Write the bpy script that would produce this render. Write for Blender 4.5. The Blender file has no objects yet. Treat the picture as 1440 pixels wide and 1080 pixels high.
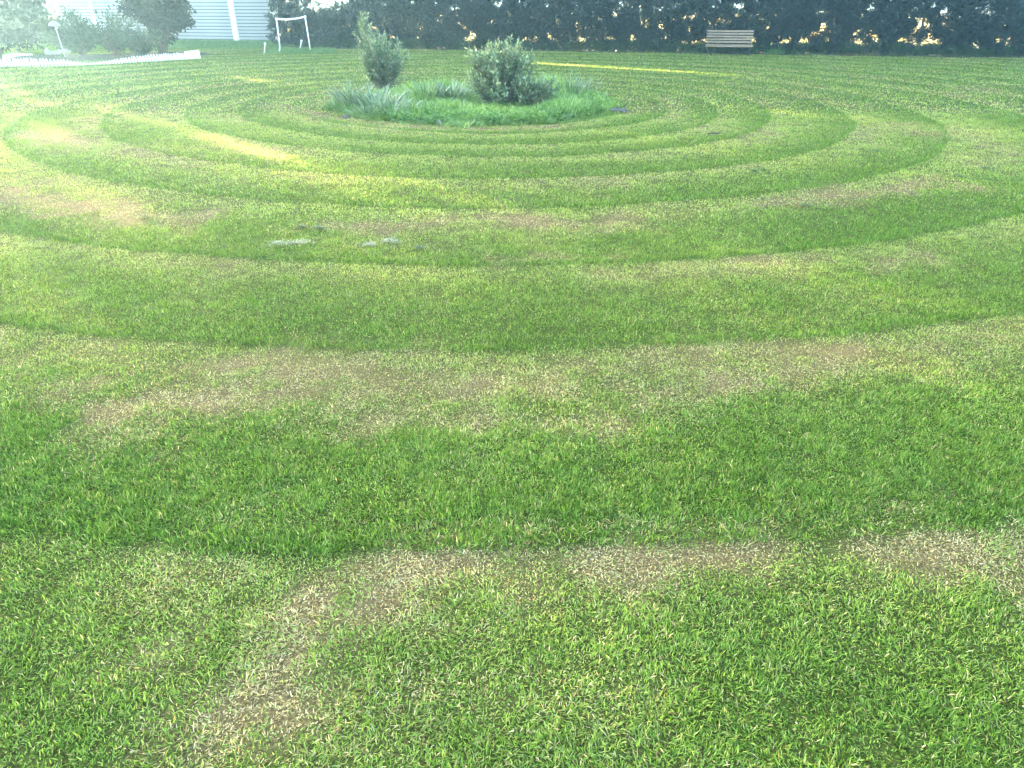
import bpy, math, random
import numpy as np
from mathutils import Vector

random.seed(7)
rng = np.random.default_rng(11)
SC = bpy.context.scene
COL = SC.collection

# ------------------------------------------------------------------ camera
CAM_H, FPX, HORIZON = 1.6, 1000.0, 6.0            # eye height, focal length in photo pixels, horizon row
PITCH = math.atan((540 - HORIZON) / FPX)
cam_data = bpy.data.cameras.new('camera')
cam_data.sensor_width = 36.0
cam_data.lens = 36.0 * FPX / 1440.0
cam_data.clip_start, cam_data.clip_end = 0.05, 3000
cam = bpy.data.objects.new('camera', cam_data)
COL.objects.link(cam)
cam.location = (0, 0, CAM_H)
cam.rotation_euler = (math.pi / 2 - PITCH, 0, 0)
SC.camera = cam

# ------------------------------------------------------------------ sky, sun, exposure
SUN_AZ, SUN_EL = math.radians(44), math.radians(6.5)   # azimuth to the left of straight ahead
SUN_DIR = np.array([-math.sin(SUN_AZ) * math.cos(SUN_EL), math.cos(SUN_AZ) * math.cos(SUN_EL), math.sin(SUN_EL)])
world = bpy.data.worlds.new('World'); SC.world = world; world.use_nodes = True
nt = world.node_tree
bg = nt.nodes['Background']
sky_node = nt.nodes.new('ShaderNodeTexSky'); sky_node.sky_type = 'NISHITA'; sky_node.sun_disc = False
sky_node.sun_elevation = SUN_EL; sky_node.sun_rotation = -SUN_AZ
sky_node.air_density = 1.0; sky_node.dust_density = 1.5; sky_node.ozone_density = 1.0
nt.links.new(sky_node.outputs[0], bg.inputs[0]); bg.inputs[1].default_value = 0.11
sun_data = bpy.data.lights.new('sun', 'SUN'); sun_data.energy = 5.0; sun_data.angle = math.radians(0.4)
sun_data.color = (1.0, 0.76, 0.42)
sun = bpy.data.objects.new('sun', sun_data); COL.objects.link(sun)
sun.rotation_euler = Vector(-SUN_DIR).to_track_quat('-Z', 'Y').to_euler()
sun.location = (-30, 30, 12)
vs = SC.view_settings
vs.view_transform = 'Standard'; vs.look = 'None'; vs.gamma = 1.0; vs.use_curve_mapping = False
vs.exposure = 4.85
cy = SC.cycles
cy.max_bounces = 4; cy.diffuse_bounces = 2; cy.glossy_bounces = 1; cy.transmission_bounces = 3
cy.volume_bounces = 0; cy.transparent_max_bounces = 4
cy.use_denoising = True
cy.use_adaptive_sampling = True; cy.adaptive_threshold = 0.015
try:
    cy.denoiser = 'OPENIMAGEDENOISE'
except Exception:
    pass

# ------------------------------------------------------------------ helpers
def ground_at(px, py):
    """ground point seen at a photo pixel"""
    cx, cyy = (px - 720) / FPX, (540 - py) / FPX
    v = (cx, math.cos(PITCH) + cyy * math.sin(PITCH), -math.sin(PITCH) + cyy * math.cos(PITCH))
    t = -CAM_H / v[2]
    return np.array([v[0] * t, v[1] * t])

def plane_at(px, py, p0, n):
    """point on a vertical plane seen at a photo pixel"""
    cx, cyy = (px - 720) / FPX, (540 - py) / FPX
    v = np.array([cx, math.cos(PITCH) + cyy * math.sin(PITCH), -math.sin(PITCH) + cyy * math.cos(PITCH)])
    o = np.array([0, 0, CAM_H])
    t = ((p0 - o) @ n) / (v @ n)
    return o + v * t

class Noise2:
    """tileable value noise, numpy"""
    def __init__(self, seed, n=64):
        r = np.random.default_rng(seed); self.g = r.random((n, n)); self.n = n
    def at(self, x, y):
        x0 = np.floor(x).astype(int); y0 = np.floor(y).astype(int)
        fx = x - x0; fy = y - y0
        fx = fx * fx * (3 - 2 * fx); fy = fy * fy * (3 - 2 * fy)
        n = self.n; g = self.g
        a = g[x0 % n, y0 % n]; b = g[(x0 + 1) % n, y0 % n]; c = g[x0 % n, (y0 + 1) % n]; d = g[(x0 + 1) % n, (y0 + 1) % n]
        return (a * (1 - fx) + b * fx) * (1 - fy) + (c * (1 - fx) + d * fx) * fy
    def fbm(self, x, y, o=3):
        s = 0; a = 1; t = 0
        for k in range(o):
            s = s + a * self.at(x * 2 ** k + 17.3 * k, y * 2 ** k + 5.1 * k); t += a; a *= 0.5
        return s / t

def smooth(e0, e1, x):
    t = np.clip((x - e0) / (e1 - e0), 0, 1)
    return t * t * (3 - 2 * t)

def tag(o, label=None, cat=None, group=None, kind=None):
    if label: o['label'] = label
    if cat: o['category'] = cat
    if group: o['group'] = group
    if kind: o['kind'] = kind
    return o

def empty(name, loc, rz=0, label=None, cat=None, group=None):
    o = bpy.data.objects.new(name, None); COL.objects.link(o)
    o.location = loc; o.rotation_euler = (0, 0, rz); o.empty_display_size = 0.2
    return tag(o, label, cat, group)

def add_mesh(name, V, F, m, parent=None, attrs=None, smooth_shade=False, link=True):
    me = bpy.data.meshes.new(name)
    if isinstance(F, np.ndarray):
        V = np.asarray(V); me.vertices.add(len(V)); me.vertices.foreach_set('co', V.astype(np.float32).ravel())
        me.loops.add(F.size); me.loops.foreach_set('vertex_index', F.astype(np.int32).ravel())
        me.polygons.add(len(F)); me.polygons.foreach_set('loop_start', (np.arange(len(F)) * F.shape[1]).astype(np.int32))
        me.update(calc_edges=True)
    else:
        me.from_pydata([tuple(v) for v in np.asarray(V, dtype=float)], [], [tuple(int(i) for i in f) for f in F])
    if attrs:
        for k, a in attrs.items():
            at = me.attributes.new(k, 'FLOAT', 'POINT'); at.data.foreach_set('value', np.asarray(a, dtype=np.float32))
    if smooth_shade:
        me.polygons.foreach_set('use_smooth', np.ones(len(me.polygons), dtype=bool))
    me.materials.append(m); me.update()
    o = bpy.data.objects.new(name, me)
    if link: COL.objects.link(o)
    if parent: o.parent = parent
    return o

class MB:
    """collects boxes and tubes into one mesh"""
    def __init__(s): s.V = []; s.F = []
    def box(s, c, size, rot=None, bevel=0.0):
        b = min(bevel, min(size) * 0.45)
        hx, hy, hz = [k / 2 for k in size]
        base = len(s.V)
        if b <= 0:
            pts = [(x, y, z) for x in (-hx, hx) for y in (-hy, hy) for z in (-hz, hz)]
            fs = [(0, 1, 3, 2), (4, 6, 7, 5), (0, 4, 5, 1), (2, 3, 7, 6), (0, 2, 6, 4), (1, 5, 7, 3)]
        else:
            pts = []; idx = {}
            for sx in (-1, 1):
                for sy in (-1, 1):
                    for sz in (-1, 1):
                        for ax in range(3):
                            p = [sx * (hx - b), sy * (hy - b), sz * (hz - b)]
                            p[ax] = (sx, sy, sz)[ax] * (hx, hy, hz)[ax]
                            idx[(sx, sy, sz, ax)] = len(pts); pts.append(tuple(p))
            fs = []
            for ax in range(3):
                o1, o2 = [k for k in range(3) if k != ax]
                for sg in (-1, 1):
                    q = []
                    for a, bb in ((-1, -1), (1, -1), (1, 1), (-1, 1)):
                        k = [0, 0, 0]; k[ax] = sg; k[o1] = a; k[o2] = bb
                        q.append(idx[(*k, ax)])
                    fs.append(tuple(q))
                for a in (-1, 1):
                    for bb in (-1, 1):
                        k0 = [0, 0, 0]; k1 = [0, 0, 0]; k0[o1] = k1[o1] = a; k0[o2] = k1[o2] = bb; k0[ax] = -1; k1[ax] = 1
                        fs.append((idx[(*k0, o1)], idx[(*k1, o1)], idx[(*k1, o2)], idx[(*k0, o2)]))
            for sx in (-1, 1):
                for sy in (-1, 1):
                    for sz in (-1, 1):
                        fs.append(tuple(idx[(sx, sy, sz, ax)] for ax in range(3)))
        for p in pts:
            v = Vector(p)
            if rot is not None: v = rot @ v
            s.V.append((v.x + c[0], v.y + c[1], v.z + c[2]))
        s.F += [tuple(i + base for i in f) for f in fs]
        return s
    def tube(s, pts, rad, n=6, cap=True):
        pts = [Vector(p) for p in pts]
        if not hasattr(rad, '__len__'): rad = [rad] * len(pts)
        base = len(s.V)
        up = Vector((0.31, 0.77, 0.55))
        for i, p in enumerate(pts):
            d = (pts[min(i + 1, len(pts) - 1)] - pts[max(i - 1, 0)]).normalized()
            a = d.cross(up).normalized(); b = d.cross(a)
            for k in range(n):
                t = 2 * math.pi * k / n
                q = p + (a * math.cos(t) + b * math.sin(t)) * rad[i]
                s.V.append(tuple(q))
        for i in range(len(pts) - 1):
            for k in range(n):
                k2 = (k + 1) % n
                s.F.append((base + i * n + k, base + i * n + k2, base + (i + 1) * n + k2, base + (i + 1) * n + k))
        if cap:
            s.F.append(tuple(base + k for k in range(n))[::-1])
            s.F.append(tuple(base + (len(pts) - 1) * n + k for k in range(n)))
        return s
    def build(s, name, m, parent=None, smooth_shade=False):
        return add_mesh(name, s.V, s.F, m, parent, smooth_shade=smooth_shade)

def ribbons(B, az, lean, L, W, curl, nseg, twist=None):
    """grass blades / strap leaves: bases B (n,3), azimuth, lean from vertical, length, width, extra bend to the tip"""
    n = len(B)
    az = np.broadcast_to(az, n); lean = np.broadcast_to(lean, n); L = np.broadcast_to(L, n); W = np.broadcast_to(W, n); curl = np.broadcast_to(curl, n)
    h = np.stack([np.cos(az), np.sin(az), np.zeros(n)], 1)
    tw = az + np.pi / 2 + (twist if twist is not None else 0)
    side = np.stack([np.cos(tw), np.sin(tw), np.zeros(n)], 1)
    P = B.astype(float).copy(); V = []; H = []
    prof = lambda t: (0.75 + 0.5 * t) if t < 0.4 else max(0.0, 0.95 * (1 - ((t - 0.4) / 0.6) ** 1.6))
    for k in range(nseg + 1):
        t = k / nseg
        w = (W * prof(t) / 2)[:, None]
        if k == nseg:
            V.append(P[:, None, :].copy()); H.append(np.full((n, 1), t))
        else:
            V.append(np.stack([P - side * w, P + side * w], 1)); H.append(np.full((n, 2), t))
            phi = lean + curl * (t + 0.5 / nseg)
            P = P + (h * np.sin(phi)[:, None] + np.array([0, 0, 1]) * np.cos(phi)[:, None]) * (L / nseg)[:, None]
    Vn = np.concatenate(V, 1); m = Vn.shape[1]
    F = []
    for i in range(n):
        o = i * m
        for k in range(nseg - 1):
            F.append((o + 2 * k, o + 2 * k + 1, o + 2 * k + 3, o + 2 * k + 2))
        F.append((o + 2 * nseg - 2, o + 2 * nseg - 1, o + 2 * nseg))
    return Vn.reshape(-1, 3), F, np.concatenate(H, 1).reshape(-1), m

def leaf_quads(P, D, L, W, seed=0, fold=0.0):
    """small leaves: position, direction, length, width -> rhombs"""
    r = np.random.default_rng(seed); n = len(P)
    D = D / np.linalg.norm(D, axis=1, keepdims=True)
    R = r.normal(size=(n, 3)); S = np.cross(D, R); S /= np.linalg.norm(S, axis=1, keepdims=True) + 1e-9
    L = np.broadcast_to(L, n)[:, None]; W = np.broadcast_to(W, n)[:, None]
    mid = P + D * L * 0.5
    V = np.stack([P, mid + S * W / 2, P + D * L, mid - S * W / 2], 1).reshape(-1, 3)
    F = np.arange(4 * n).reshape(-1, 4)
    return V, F

def rnd_dirs(n, r, up=0.0):
    d = r.normal(size=(n, 3)); d[:, 2] += up
    return d / np.linalg.norm(d, axis=1, keepdims=True)

# ------------------------------------------------------------------ materials
def mat_new(name):
    m = bpy.data.materials.new(name); m.use_nodes = True
    n = m.node_tree.nodes; n.clear()
    out = n.new('ShaderNodeOutputMaterial')
    return m, n, m.node_tree.links, out

def ramp(n, l, src, stops):
    r = n.new('ShaderNodeValToRGB'); l.new(src, r.inputs[0])
    e = r.color_ramp.elements
    while len(e) < len(stops): e.new(0.5)
    for k, (p, c) in enumerate(stops): e[k].position = p; e[k].color = (*c, 1)
    return r.outputs[0]

def attr(n, name, typ='GEOMETRY'):
    a = n.new('ShaderNodeAttribute'); a.attribute_name = name; a.attribute_type = typ
    return a

def mixc(n, l, f, a, b):
    m = n.new('ShaderNodeMix'); m.data_type = 'RGBA'
    for s, v in ((m.inputs[0], f), (m.inputs[6], a), (m.inputs[7], b)):
        if isinstance(v, bpy.types.NodeSocket): l.new(v, s)
        elif isinstance(v, (int, float)): s.default_value = v
        else: s.default_value = (*v, 1)
    return m.outputs[2]

def math_(n, l, op, a, b=0.0, clamp=False):
    m = n.new('ShaderNodeMath'); m.operation = op; m.use_clamp = clamp
    for s, v in ((m.inputs[0], a), (m.inputs[1], b)):
        if isinstance(v, bpy.types.NodeSocket): l.new(v, s)
        else: s.default_value = v
    return m.outputs[0]

def leafy_shader(n, l, out, color, transl=0.35, rough=0.5, spec=0.3, tr_gain=(1.25, 1.3, 0.7)):
    p = n.new('ShaderNodeBsdfPrincipled'); p.inputs['Roughness'].default_value = rough
    p.inputs['Specular IOR Level'].default_value = spec
    l.new(color, p.inputs['Base Color'])
    t = n.new('ShaderNodeBsdfTranslucent')
    g = n.new('ShaderNodeMix'); g.data_type = 'RGBA'; g.blend_type = 'MULTIPLY'; g.inputs[0].default_value = 1
    l.new(color, g.inputs[6]); g.inputs[7].default_value = (*tr_gain, 1)
    l.new(g.outputs[2], t.inputs[0])
    mx = n.new('ShaderNodeMixShader'); mx.inputs[0].default_value = transl
    l.new(p.outputs[0], mx.inputs[1]); l.new(t.outputs[0], mx.inputs[2]); l.new(mx.outputs[0], out.inputs[0])

def grass_material(name):
    m, n, l, out = mat_new(name)
    rnd = attr(n, 'rnd').outputs['Fac']; h = attr(n, 'h').outputs['Fac']
    dry = attr(n, 'dry').outputs['Fac']; tint = attr(n, 'tint').outputs['Fac']
    cool = ramp(n, l, rnd, [(0, (0.026, 0.075, 0.008)), (0.5, (0.068, 0.155, 0.016)), (1, (0.21, 0.325, 0.07))])
    warm = ramp(n, l, rnd, [(0, (0.060, 0.125, 0.015)), (0.5, (0.150, 0.255, 0.036)), (1, (0.32, 0.42, 0.11))])
    green = mixc(n, l, tint, cool, warm)
    pale = attr(n, 'pale').outputs['Fac']
    green = mixc(n, l, pale, green, ramp(n, l, rnd, [(0, (0.13, 0.20, 0.032)), (0.5, (0.26, 0.35, 0.072)), (1, (0.46, 0.54, 0.18))]))
    r2 = attr(n, 'rnd2').outputs['Fac']
    straw = ramp(n, l, r2, [(0, (0.11, 0.072, 0.032)), (0.5, (0.38, 0.30, 0.145)), (1, (0.66, 0.575, 0.34))])
    # a blade is straw when its own random number lies under the dryness of its spot
    sel = math_(n, l, 'MULTIPLY', math_(n, l, 'SUBTRACT', math_(n, l, 'ADD', dry, 0.04), rnd), 8.0, True)
    c = mixc(n, l, sel, green, straw)
    leafy_shader(n, l, out, c, 0.36, 0.45, 0.10)
    return m

def foliage_material(name, stops, transl=0.3, rough=0.5, spec=0.3):
    m, n, l, out = mat_new(name)
    c = ramp(n, l, attr(n, 'rnd').outputs['Fac'], stops)
    leafy_shader(n, l, out, c, transl, rough, spec)
    return m

def noisy_material(name, c1, c2, scale=8.0, rough=0.7, bump=0.1, spec=0.3, stretch=None, detail=6):
    m, n, l, out = mat_new(name)
    tc = n.new('ShaderNodeTexCoord'); mp = n.new('ShaderNodeMapping'); l.new(tc.outputs['Object'], mp.inputs[0])
    if stretch: mp.inputs['Scale'].default_value = stretch
    t = n.new('ShaderNodeTexNoise'); t.inputs['Scale'].default_value = scale; t.inputs['Detail'].default_value = detail
    l.new(mp.outputs[0], t.inputs[0])
    c = ramp(n, l, t.outputs[0], [(0.3, c1), (0.7, c2)])
    p = n.new('ShaderNodeBsdfPrincipled'); p.inputs['Roughness'].default_value = rough; p.inputs['Specular IOR Level'].default_value = spec
    l.new(c, p.inputs['Base Color'])
    b = n.new('ShaderNodeBump'); b.inputs['Strength'].default_value = bump; b.inputs['Distance'].default_value = 0.02
    l.new(t.outputs[0], b.inputs['Height']); l.new(b.outputs[0], p.inputs['Normal'])
    l.new(p.outputs[0], out.inputs[0])
    return m

M_GRASS = grass_material('lawn_grass')
def bed_material():
    m, n, l, out = mat_new('bed_grass')
    rnd = attr(n, 'rnd').outputs['Fac']; tone = attr(n, 'tone', 'INSTANCER').outputs['Fac']
    a = ramp(n, l, rnd, [(0, (0.055, 0.13, 0.04)), (0.6, (0.11, 0.23, 0.07)), (1, (0.28, 0.40, 0.18))])
    b = ramp(n, l, rnd, [(0, (0.10, 0.20, 0.04)), (0.6, (0.19, 0.33, 0.07)), (1, (0.40, 0.50, 0.22))])
    leafy_shader(n, l, out, mixc(n, l, tone, a, b), 0.35); return m
M_BED = bed_material()
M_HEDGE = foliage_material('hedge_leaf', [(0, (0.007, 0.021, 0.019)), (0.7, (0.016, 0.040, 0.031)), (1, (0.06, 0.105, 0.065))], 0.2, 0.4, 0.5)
M_BANK = foliage_material('bank_leaf', [(0, (0.022, 0.055, 0.026)), (1, (0.05, 0.11, 0.04))], 0.25)
M_SHRUB = foliage_material('shrub_leaf', [(0, (0.036, 0.075, 0.046)), (0.55, (0.088, 0.155, 0.092)), (1, (0.32, 0.40, 0.25))], 0.3, 0.45, 0.4)
M_DARKSHRUB = foliage_material('dark_shrub_leaf', [(0, (0.02, 0.042, 0.026)), (1, (0.06, 0.10, 0.05))], 0.15, 0.6, 0.2)
M_STRAP = foliage_material('strap_leaf', [(0, (0.07, 0.125, 0.075)), (0.6, (0.12, 0.19, 0.12)), (1, (0.30, 0.38, 0.26))], 0.25, 0.35, 0.5)
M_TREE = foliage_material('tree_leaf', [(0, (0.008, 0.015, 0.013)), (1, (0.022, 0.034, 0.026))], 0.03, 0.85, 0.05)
M_STRAW = foliage_material('field_straw', [(0, (0.58, 0.50, 0.40)), (1, (0.80, 0.71, 0.60))], 0.5, 0.6, 0.2)
M_CLIP = foliage_material('dead_clipping', [(0, (0.09, 0.105, 0.06)), (1, (0.34, 0.36, 0.25))], 0.2)
M_CLIPD = foliage_material('damp_clipping', [(0, (0.03, 0.06, 0.016)), (1, (0.10, 0.15, 0.045))], 0.2)
M_BARK = noisy_material('bark', (0.05, 0.04, 0.032), (0.12, 0.10, 0.08), 12, 0.9, 0.4, stretch=(1, 1, 0.2))
M_TWIG = noisy_material('twig', (0.10, 0.08, 0.055), (0.2, 0.16, 0.11), 20, 0.9, 0.2)
M_WHITE = noisy_material('white_paint', (0.70, 0.70, 0.68), (0.82, 0.82, 0.80), 3, 0.45, 0.05)
M_BOARD = noisy_material('weatherboard_paint', (0.34, 0.36, 0.38), (0.46, 0.47, 0.49), 2.0, 0.5, 0.05, stretch=(0.3, 1, 3))
M_PLASTIC = noisy_material('white_plastic', (0.70, 0.71, 0.70), (0.84, 0.84, 0.83), 5, 0.4, 0.03)
M_WOOD = noisy_material('weathered_wood', (0.115, 0.085, 0.058), (0.25, 0.195, 0.14), 14, 0.8, 0.25, stretch=(0.12, 1, 1))
M_IRON_GAPSHADE = noisy_material('dark_iron_and_gap_shade', (0.02, 0.02, 0.022), (0.05, 0.045, 0.04), 15, 0.6, 0.1)
M_ROOF = noisy_material('grey_roof', (0.22, 0.23, 0.24), (0.30, 0.31, 0.32), 4, 0.5, 0.05)
M_STONE = noisy_material('stone', (0.05, 0.05, 0.048), (0.16, 0.155, 0.145), 18, 0.9, 0.4)
M_PALESTONE = noisy_material('pale_stone', (0.32, 0.32, 0.30), (0.5, 0.5, 0.47), 10, 0.9, 0.3)
M_DEADWOOD = noisy_material('dead_wood', (0.32, 0.28, 0.22), (0.55, 0.51, 0.44), 16, 0.85, 0.2)

# ------------------------------------------------------------------ the lawn: mowing rings, dry patches
RC = np.array([-0.58, 14.0])
EDGES = np.array([0.0, 2.75, 3.45, 4.32, 5.15, 6.36, 7.58, 9.15, 10.52, 12.08, 13.55, 15.0, 16.4, 17.8, 19.2, 20.6, 22.1])
N1, N2, N3, N4 = Noise2(1), Noise2(2), Noise2(3), Noise2(4)

JIT = np.random.default_rng(77)

def ring_phase(x, y):
    """0 just outside a mowing edge (scalped) .. 1 at the outer edge of the swath (long)"""
    dx, dy = x - RC[0], y - RC[1]
    th = np.arctan2(dy, dx); r = np.hypot(dx, dy)
    r = r + 0.11 * np.sin(2 * th + 0.7) + 0.07 * np.sin(3 * th + 2.0) + 0.05 * (N3.fbm(x * 0.55 + 3, y * 0.55, 2) - 0.5) + 0.05 * (N2.at(x * 2.3, y * 2.3) - 0.5) + 0.05 * (N4.fbm(x * 9, y * 9, 2) - 0.5) + JIT.normal(0, 0.014, r.shape)
    k = np.clip(np.searchsorted(EDGES, r) - 1, 0, len(EDGES) - 2)
    w = EDGES[k + 1] - EDGES[k]
    return (r - EDGES[k]) / w, k, r

def poly_dist(x, y, pts):
    d = np.full(x.shape, 1e9)
    if len(pts) == 1: return np.hypot(x - pts[0][0], y - pts[0][1])
    for a, b in zip(pts[:-1], pts[1:]):
        ab = b - a; t = np.clip(((x - a[0]) * ab[0] + (y - a[1]) * ab[1]) / (ab @ ab), 0, 1)
        d = np.minimum(d, np.hypot(x - a[0] - ab[0] * t, y - a[1] - ab[1] * t))
    return d

PATCHES = [  # photo pixels along a worn patch, half width in metres, strength
    ([(240, 562), (420, 532), (560, 520), (700, 552), (820, 556)], 0.26, 0.85),
    ([(820, 556), (1000, 545), (1120, 525), (1230, 500)], 0.20, 0.75),
    ([(1300, 490), (1440, 468)], 0.16, 0.55),
    ([(470, 575), (600, 590), (760, 590)], 0.14, 0.55),
    ([(60, 540), (240, 545)], 0.14, 0.35),
    ([(520, 815), (640, 790), (760, 785), (860, 790)], 0.16, 0.8),
    ([(840, 800), (880, 820)], 0.07, 0.85),
    ([(900, 770), (1010, 762), (1080, 748)], 0.09, 0.75),
    ([(1130, 760), (1240, 748), (1330, 752), (1420, 770)], 0.12, 0.95),
    ([(1400, 800), (1440, 840)], 0.12, 0.8), ([(1290, 805), (1320, 815)], 0.06, 0.7), ([(1200, 815), (1230, 830)], 0.05, 0.45),
    ([(440, 860), (390, 930), (350, 990)], 0.20, 0.97), ([(340, 1010), (300, 1040)], 0.14, 0.65),
    ([(480, 850), (560, 840)], 0.13, 0.7), ([(520, 960), (590, 950)], 0.11, 0.6), ([(640, 880), (670, 890)], 0.06, 0.6),
    ([(0, 262), (60, 280), (140, 296), (250, 308)], 0.30, 0.95),
    ([(470, 318), (560, 318), (690, 305), (800, 313), (880, 308)], 0.20, 0.85),
    ([(740, 312), (790, 316)], 0.2, 0.95),
    ([(300, 376), (400, 374)], 0.12, 0.5), ([(700, 369), (860, 362)], 0.12, 0.7),
    ([(1100, 285), (1190, 272), (1320, 258)], 0.22, 0.75), ([(1230, 375), (1290, 362)], 0.16, 0.5),
    ([(1270, 175), (1290, 190)], 0.3, 0.6), ([(1330, 180), (1420, 215)], 0.3, 0.5),
    ([(70, 188), (110, 205)], 0.4, 0.75), ([(150, 165), (230, 155)], 0.4, 0.5),
    ([(400, 150), (430, 158), (470, 166), (560, 178), (700, 182), (800, 178)], 0.22, 0.8),
    ([(880, 158), (930, 150)], 0.25, 0.5), ([(1130, 138), (1200, 148)], 0.3, 0.5),
]
PATCHES = [([ground_at(*p) for p in pts], w, s) for pts, w, s in PATCHES]
HEDGE_A, HEDGE_B = np.array([-8.9, 33.55]), np.array([24.0, 25.3])
HDIR = (HEDGE_B - HEDGE_A) / np.linalg.norm(HEDGE_B - HEDGE_A); HNRM = np.array([HDIR[1], -HDIR[0]])   # towards the lawn
LEFT_BED = [ground_at(*p) for p in ((-40, 84), (60, 84), (120, 84), (225, 80))]

LEFT_BED2 = [np.array(p) for p in ((-20.0, 26.0), (-16.5, 26.2), (-13.8, 26.8), (-12.8, 27.8))]

def lawn_fields(x, y):
    ph, k, r = ring_phase(x, y)
    n = N1.fbm(x * 1.1, y * 1.1, 3); nf = N2.fbm(x * 5.0, y * 5.0, 3); nl = N4.fbm(x * 0.33, y * 0.33, 2)
    inring = smooth(2.6, 3.0, r)
    kk = (k * 37 % 11) / 11.0
    far = smooth(4, 11, np.hypot(x, y))
    sc0 = smooth(0.0, 0.03, ph) * np.exp(-(np.maximum(ph - 0.05, 0) / (0.26 + 0.18 * far)) ** 2)
    scal = sc0 * (0.06 + 0.12 * kk + 0.85 * np.clip(n - 0.42, 0, 1))
    pale = np.clip(sc0 * (0.74 + 0.5 * (n - 0.5) + 0.25 * far) * inring * (0.42 + 0.58 * smooth(2.4, 5.0, y)), 0, 1)
    dry = 0.06 + scal * inring + 0.9 * np.clip(nl * 0.5 + n * 0.5 - 0.56, 0, 1)
    for pts, w, s in PATCHES:
        q = np.array(pts); k_ = (x > q[:, 0].min() - 3 * w) & (x < q[:, 0].max() + 3 * w) & (y > q[:, 1].min() - 3 * w) & (y < q[:, 1].max() + 3 * w)
        if not k_.any(): continue
        d = poly_dist(x[k_], y[k_], pts)
        d = d + w * 2.2 * (nf[k_] - 0.5) + w * 1.3 * (n[k_] - 0.5) + w * 0.4 * JIT.normal(size=len(d))
        dry[k_] = np.maximum(dry[k_], s * smooth(w * 1.5, w * 0.3, d))
    dry = dry * np.clip(0.15 + 1.7 * N2.fbm(x * 8.0 + 3, y * 8.0, 2), 0.3, 1.4)
    # strip of bare soil along the foot of the hedge
    hd = (x - HEDGE_A[0]) * HNRM[0] + (y - HEDGE_A[1]) * HNRM[1]
    soil = smooth(1.3, 0.5, hd + 0.9 * (n - 0.5) + 0.4 * (nf - .5)) * smooth(-6, 0, hd + 5)
    soil = np.maximum(soil, smooth(2.2, 1.7, poly_dist(x, y, LEFT_BED2)) * smooth(22.6, 23.2, y))
    near = smooth(9, 3, np.hypot(x, y))
    tint = np.clip(0.48 + 1.2 * (nl - 0.5) + 1.15 * (n - 0.5) + (0.40 + 0.65 * far) * (0.55 - ph) - 0.22 * near + 0.08, 0, 1)
    height = 0.72 + 0.26 * ph + (0.16 + 0.9 * np.clip(N4.fbm(x * 0.8, y * 0.8, 2) - 0.3, 0, 1)) * smooth(0.92, 0.97, ph)
    height = 1 + (height - 1) * inring
    height = height * (1 - 0.35 * np.clip(dry, 0, 1)) * (0.8 + 0.4 * nf)
    lip = smooth(0.91, 0.97, ph) * inring; dry = dry * (1 - 0.8 * lip); tint = tint * (1 - 0.8 * lip)
    return np.clip(dry, 0, 0.97), tint, height, soil, hd, pale

def ground_z(x, y):
    near = smooth(46, 30, np.hypot(x, y - 12))
    return (0.03 * (N3.fbm(x * 0.6, y * 0.6, 3) - 0.5) + 0.014 * (N1.fbm(x * 2.6, y * 2.6, 2) - 0.5)) * near

# ground sheet: fine over the lawn, coarse to the horizon
def axis(lo, hi, step, far):
    mid = np.arange(lo, hi + 1e-6, step); out = [mid[-1]]
    d = step
    while out[-1] < far: d *= 1.45; out.append(out[-1] + d)
    inn = [mid[0]]; d = step
    while inn[-1] > -far: d *= 1.45; inn.append(inn[-1] - d)
    return np.concatenate([inn[::-1][:-1], mid, out[1:]])
gx = axis(-22, 20, 0.2, 900); gy = axis(0.0, 34, 0.2, 900)
X, Y = np.meshgrid(gx, gy, indexing='ij'); xf, yf = X.ravel(), Y.ravel()
dry_g, tint_g, hgt_g, soil_g, hd_g, pale_g = lawn_fields(xf, yf)
V = np.stack([xf, yf, ground_z(xf, yf)], 1)
nx, ny = len(gx), len(gy)
ii, jj = np.meshgrid(np.arange(nx - 1), np.arange(ny - 1), indexing='ij'); a = (ii * ny + jj).ravel()
F = np.stack([a, a + ny, a + ny + 1, a + 1], 1)
def ground_material():
    m, n, l, out = mat_new('lawn_soil')
    dry = attr(n, 'dry').outputs['Fac']; soil = attr(n, 'soil').outputs['Fac']; field = attr(n, 'field').outputs['Fac']
    tc = n.new('ShaderNodeTexCoord')
    t = n.new('ShaderNodeTexNoise'); t.inputs['Scale'].default_value = 110; t.inputs['Detail'].default_value = 8; l.new(tc.outputs['Object'], t.inputs[0])
    g = ramp(n, l, t.outputs[0], [(0.35, (0.020, 0.031, 0.0045)), (0.65, (0.065, 0.088, 0.014))])
    d = ramp(n, l, t.outputs[0], [(0.35, (0.065, 0.046, 0.02)), (0.65, (0.19, 0.14, 0.065))])
    s = ramp(n, l, t.outputs[0], [(0.35, (0.035, 0.03, 0.024)), (0.65, (0.095, 0.085, 0.065))])
    f = ramp(n, l, t.outputs[0], [(0.35, (0.40, 0.33, 0.24)), (0.65, (0.55, 0.47, 0.36))])
    c = mixc(n, l, dry, g, d); c = mixc(n, l, soil, c, s); c = mixc(n, l, field, c, f)
    p = n.new('ShaderNodeBsdfPrincipled'); p.inputs['Roughness'].default_value = 0.95; p.inputs['Specular IOR Level'].default_value = 0.1
    l.new(c, p.inputs['Base Color'])
    b = n.new('ShaderNodeBump'); b.inputs['Strength'].default_value = 0.6; b.inputs['Distance'].default_value = 0.02
    l.new(t.outputs[0], b.inputs['Height']); l.new(b.outputs[0], p.inputs['Normal'])
    l.new(p.outputs[0], out.inputs[0]); return m
ground = add_mesh('ground', V, F, ground_material(), attrs={'dry': dry_g, 'soil': soil_g, 'field': smooth(-1.5, -4, hd_g)}, smooth_shade=True)
tag(ground, kind='structure')

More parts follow.
